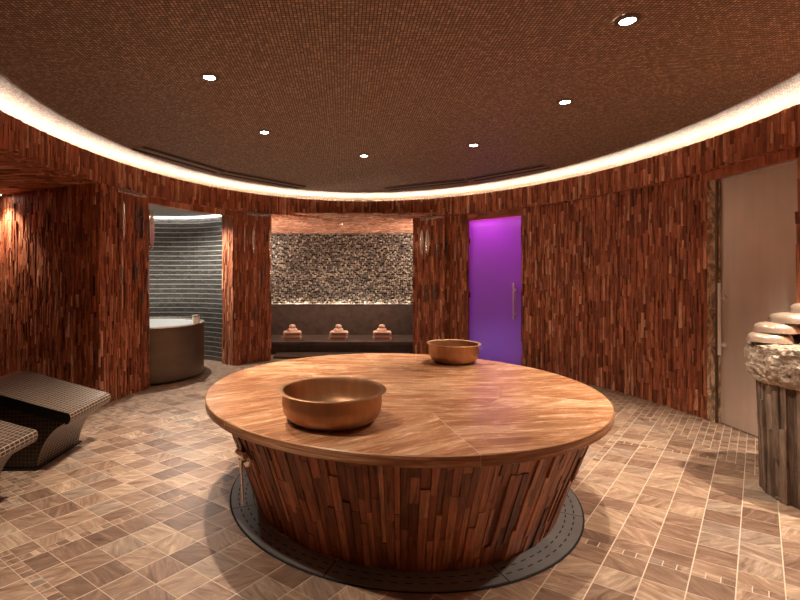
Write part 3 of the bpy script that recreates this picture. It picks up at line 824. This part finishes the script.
def spline(pts, n=8):
    out = []
    P = [pts[0]]+pts+[pts[-1]]
    for i in range(1, len(P)-2):
        for k in range(n):
            t = k/n
            out.append(tuple(.5*(2*P[i][c] + (P[i+1][c]-P[i-1][c])*t + (2*P[i-1][c]-5*P[i][c]+4*P[i+1][c]-P[i+2][c])*t*t + (3*P[i][c]-P[i-1][c]-3*P[i+1][c]+P[i+2][c])*t**3) for c in (0, 1)))
    out.append(pts[-1]); return out
def lounger(loc, label, wid=.62):
    e = empty('mosaic_lounger', loc, label, 'lounger', 'mosaic heated loungers in the left alcove')
    top = spline([(.0, .443), (-.12, .475), (-.4, .552), (-.66, .625), (-.76, .64), (-.88, .61), (-1.05, .49), (-1.25, .40), (-1.42, .42), (-1.65, .62), (-1.98, .98), (-2.08, 1.03)], 6)
    under = [(p[0]+.0, p[1]-.085) for p in top][::-1]
    nose = [(.022, .372), (.030, .398), (.026, .425), (.012, .441)]
    pr = top + [(-2.12, .95)] + under[1:-1] + [(-.02, .352), (.008, .357)] + nose
    extr(pr, 0, wid, 'reclining_top', M['bronze_mosaic'], e, M['black_gloss'])
    leg = spline([(-.015, .365), (-.10, .31), (-.17, .23), (-.215, .14), (-.24, .06), (-.25, 0)], 6)
    up = [(p[0], p[1]-.05) for p in top if -1.75 < p[0] < -.1][::-1]
    extr(leg + [(-1.72, 0)] + up, .018, wid-.018, 'mosaic_base', M['bronze_mosaic'], e, M['bronze_mosaic_shaded'])
    mb = MB(); mb.box((-.98, wid/2, .006), (1.5, wid+.01, .012)); mb.build('plinth', M['black_gloss'], e)
    return e
lounger((-2.115, 3.60, 0), 'farther brown mosaic lounger seen whole, beside the left wall pier')
lounger((-2.12, 2.60, 0), 'nearer brown mosaic lounger cut off by the left edge of the photo')

# ------------------------------------------------------------------ stone basin pedestal on the right
KX, KY = 3.215, 3.13
ped = empty('stone_pedestal', (KX, KY, 0), 'round pedestal of grey weathered staves with a rough pale stone cap beside the right door', 'pedestal')
random.seed(13)
def body(u, v, d):
    t = u/.31; r = .312 + .028*(max(0, v)/.8) + d; return Vector((r*math.cos(t), r*math.sin(t), v))
mb = MB(); strips(mb, body, 0, 2*PI*.31, .002, .80, w=(.022, .05), h=(.2, .85), d=(0, .020), tilt=.006)
so = mb.build('stave_body', M['grey_wood'], ped)
mb = MB(); mb.lathe([(.305, 0), (.335, .8)], 48); mb.build('core', M['wood_dark'], so)
import mathutils
mb = MB(); prof = [(.30, .75), (.355, .765), (.385, .80), (.402, .86), (.405, .92), (.40, .98), (.388, 1.015), (.36, 1.03), (.28, 1.035), (.14, 1.036), (0, 1.036)]
def wobr(t, j, r, z):
    if j > 7: return (r, z)
    v = Vector((math.cos(t)*r*7, math.sin(t)*r*7, z*9)); n = mathutils.noise.fractal(v, .9, 2.1, 5)
    return (r + n*.022, z + (n*.012 if 0 < j < 7 else 0))
P2_ = []
for (a_, b_) in zip(prof, prof[1:]):
    for k in range(6): P2_.append((a_[0]+(b_[0]-a_[0])*k/6, a_[1]+(b_[1]-a_[1])*k/6))
P2_.append(prof[-1])
def wob2(t, j, r, z):
    if r < .30 and z > 1: return (r, z)
    v = Vector((math.cos(t)*r*13, math.sin(t)*r*13, z*15)); n = mathutils.noise.fractal(v, .6, 2.2, 7)
    return (r + n*.026, z + n*.009)
mb.lathe(P2_, 260, wob=wob2); mb.build('stone_cap', M['rock'], ped, smooth=True, merge=True)
def small_bowl(mat, R=.125, H=.066, inv=True):
    out = [(0, .0), (R*.45, .0), (R*.72, .006), (R*.9, H*.3), (R*.97, H*.62), (R, H*.93), (R*1.01, H)]
    inn = [(R*.975, H), (R*.94, H*.6), (R*.86, H*.32), (R*.68, .012), (0, .010)]
    pr = out+inn
    if inv: pr = [(r, H-z) for r, z in pr]
    mb = MB(); mb.lathe(pr, 64); return mb
inv = small_bowl('x').build('hammam_bowl', M['pale_bowl'], smooth=True, merge=True); inv['category'] = 'bowl'
upr = small_bowl('x', inv=False).build('copper_bowl', M['copper_pot'], smooth=True, merge=True); upr['category'] = 'bowl'
gb, gc = 'pale overturned bowls piled on the stone pedestal', 'dark copper bowls under the pale bowls on the pedestal'
Zt = 1.041; hh = .067
def bowl(src, x, y, z, label, grp):
    o = src if not src.get('label') else src.copy()
    if o is not src: C.objects.link(o)
    o.location = (x, y, z); o['label'] = label; o['group'] = grp
bowl(inv, 2.952, 3.25, Zt, 'pale overturned bowl lowest at the left edge of the stone cap', gb)
bowl(inv, 2.992, 3.245, Zt+hh, 'pale overturned bowl second from the bottom of the leaning pile', gb)
bowl(inv, 3.077, 3.22, Zt+2*hh, 'pale overturned bowl third from the bottom of the pile', gb)
bowl(inv, 3.202, 3.20, Zt+3*hh, 'topmost pale overturned bowl cut by the right edge of the photo', gb)
bowl(upr, 3.207, 3.21, Zt, 'dark copper bowl on the stone cap right of the lowest pale bowl', gc)
bowl(upr, 3.250, 3.20, Zt+hh, 'dark copper bowl in the second layer beside the pale bowl', gc)
bowl(upr, 3.335, 3.19, Zt+2*hh, 'dark copper bowl in the third layer of the pile', gc)
bowl(upr, 3.462, 3.16, Zt, 'dark copper bowl on the cap at the far right of the bottom layer', gc)

# ------------------------------------------------------------------ ceiling fittings
def downlight(x, y, label, power, size=78, blend=.55):
    z = ceil_z(x, y); e = empty('recessed_downlight', (x, y, z), label, 'ceiling light', 'recessed downlights in the mosaic ceiling')
    mb = MB(); mb.lathe([(.043, -.012), (.047, -.006), (.066, -.004), (.07, .002)], 32); mb.build('trim_ring', M['bronze_steel'], e, smooth=True)
    mb = MB(); mb.lathe([(0, -.009), (.043, -.009)], 24); mb.build('lens', M['lens'], e, merge=True)
    L = bpy.data.lights.new('downlight_beam', 'SPOT'); L.energy = power; L.color = WARM; L.spot_size = rad(size); L.spot_blend = blend; L.shadow_soft_size = .035
    o = bpy.data.objects.new('downlight_beam', L); C.objects.link(o); o.location = (x, y, z-.03)
    return e
DL = 170
for x, y, lab in ((-1.0, 3.52, 'ceiling downlight at the upper left, largest of those on the left'),
                  (-.82, 4.90, 'ceiling downlight between the upper left one and the middle of the back'),
                  (.263, 5.885, 'ceiling downlight farthest back, above the niche'),
                  (1.50, 5.387, 'ceiling downlight right of the farthest one, above the purple door side'),
                  (1.90, 4.025, 'ceiling downlight on the right at middle distance'),
                  (1.65, 2.725, 'ceiling downlight nearest the top right of the photo')):
    downlight(x, y, lab, DL*(.45 if (x, y) == (1.90, 4.025) else .7 if (x, y) == (1.65, 2.725) else 1))
downlight(3.2, 2.62, 'ceiling downlight above and before the stone pedestal', DL*1.45, 96)
downlight(-1.0, 1.95, 'ceiling downlight above the near left of the table', DL*.5)
def vent(p, q, label):
    p, q = Vector(p), Vector(q); d = q-p; L_ = d.length; c = (p+q)/2
    e = empty('slot_diffuser', (c.x, c.y, 2.947), label, 'air vent', 'slot air vents in the ceiling edge', math.atan2(d.y, d.x))
    mb = MB(); mb.box((0, 0, -.004), (L_*.97, .22, .012)); mb.build('frame', M['rough_brown'], e)
    for y in (-.08, .08):
        mb = MB(); mb.box((0, y, -.0115), (L_*.96, .05, .006)); mb.build('slot', M['black'], e)
M['rough_brown'] = G('brown_metal').set(Base_Color=(.22, .155, .11, 1), Roughness=.5)
vent((-2.33, 5.30), (-1.70, 6.58), 'slot vent at the left ceiling edge, section nearer the camera')
vent((-1.69, 6.60), (-.66, 7.72), 'slot vent at the left ceiling edge, section nearer the niche')
vent((.72, 7.88), (1.90, 7.16), 'slot vent at the right ceiling edge, section nearer the niche')
vent((1.92, 7.14), (2.72, 6.22), 'slot vent at the right ceiling edge, section nearer the camera')

nl = empty('recessed_downlight', (-.03, 9.15, 2.512), 'tiny recessed lamp in the wood soffit of the towel niche', 'ceiling light', 'recessed downlights in the mosaic ceiling')
mb = MB(); mb.lathe([(0, -.02), (.03, -.02)], 20); mb.build('lens', M['lens'], nl, merge=True)
mb = MB(); mb.lathe([(.03, -.022), (.05, -.018), (.05, .004)], 20); mb.build('trim_ring', M['bronze_steel'], nl)
# alcove lamp
al = empty('recessed_downlight', (-4.48, 6.10, ZS-.004), 'small ceiling lamp washing the far left corner of the alcove wall', 'ceiling light', 'recessed downlights in the mosaic ceiling')
mb = MB(); mb.lathe([(0, -.010), (.04, -.010)], 24); mb.build('lens', M['lens'], al, merge=True)
mb = MB(); mb.lathe([(.04, -.012), (.06, -.006), (.06, .004)], 24); mb.build('trim_ring', M['bronze_steel'], al)
def spot(name, loc, e, c, size, tgt=None, blend=.6, r=.03):
    L = bpy.data.lights.new(name, 'SPOT'); L.energy = e; L.color = c; L.spot_size = rad(size); L.spot_blend = blend; L.shadow_soft_size = r
    o = bpy.data.objects.new(name, L); C.objects.link(o); o.location = loc
    if tgt: o.rotation_euler = (Vector(tgt)-Vector(loc)).to_track_quat('-Z', 'Y').to_euler()
    return o
spot('niche_lamp_beam', (-.03, 9.15, 2.48), 70, WARM, 125, None, 1.0)
spot('alcove_lamp_beam', (-4.48, 6.02, ZS-.04), 50, WARM, 110)
for x_, y_, w_ in ((-1.712, 8.62, 'left'), (1.762, 8.90, 'right')):  # added strips, out of sight, that brighten the niche soffit and pebbles
    mb = MB(); mb.box((x_, y_, 1.95), (.03, .03, 1.0))
    tag(mb.build('led_strip', M['niche_fill_glow']), 'added upright light strip, unseen behind the %s pier, brightening the niche' % w_, 'light strip')
spot('plunge_room_lamp', (-2.45, 7.45, 2.50), 110, (1, .93, .84), 150, None, .8)

w = bpy.data.worlds.new('World'); bpy.context.scene.world = w; w.use_nodes = True
w.node_tree.nodes['Background'].inputs[0].default_value = (.5, .36, .26, 1); w.node_tree.nodes['Background'].inputs[1].default_value = .15

cam = bpy.data.cameras.new('camera'); co = bpy.data.objects.new('camera', cam); C.objects.link(co)
co.location = (0, 0, 1.5); co.rotation_euler = (PI/2, 0, 0)
cam.sensor_width = 36; cam.lens = 36*470/800; cam.shift_x = 57/800; cam.shift_y = -25/800; cam.clip_start = .02
sc = bpy.context.scene; sc.camera = co
sc.view_settings.view_transform = 'Standard'; sc.view_settings.look = 'None'; sc.view_settings.gamma = 1; sc.view_settings.exposure = 0.95
sc.view_settings.use_curve_mapping = False
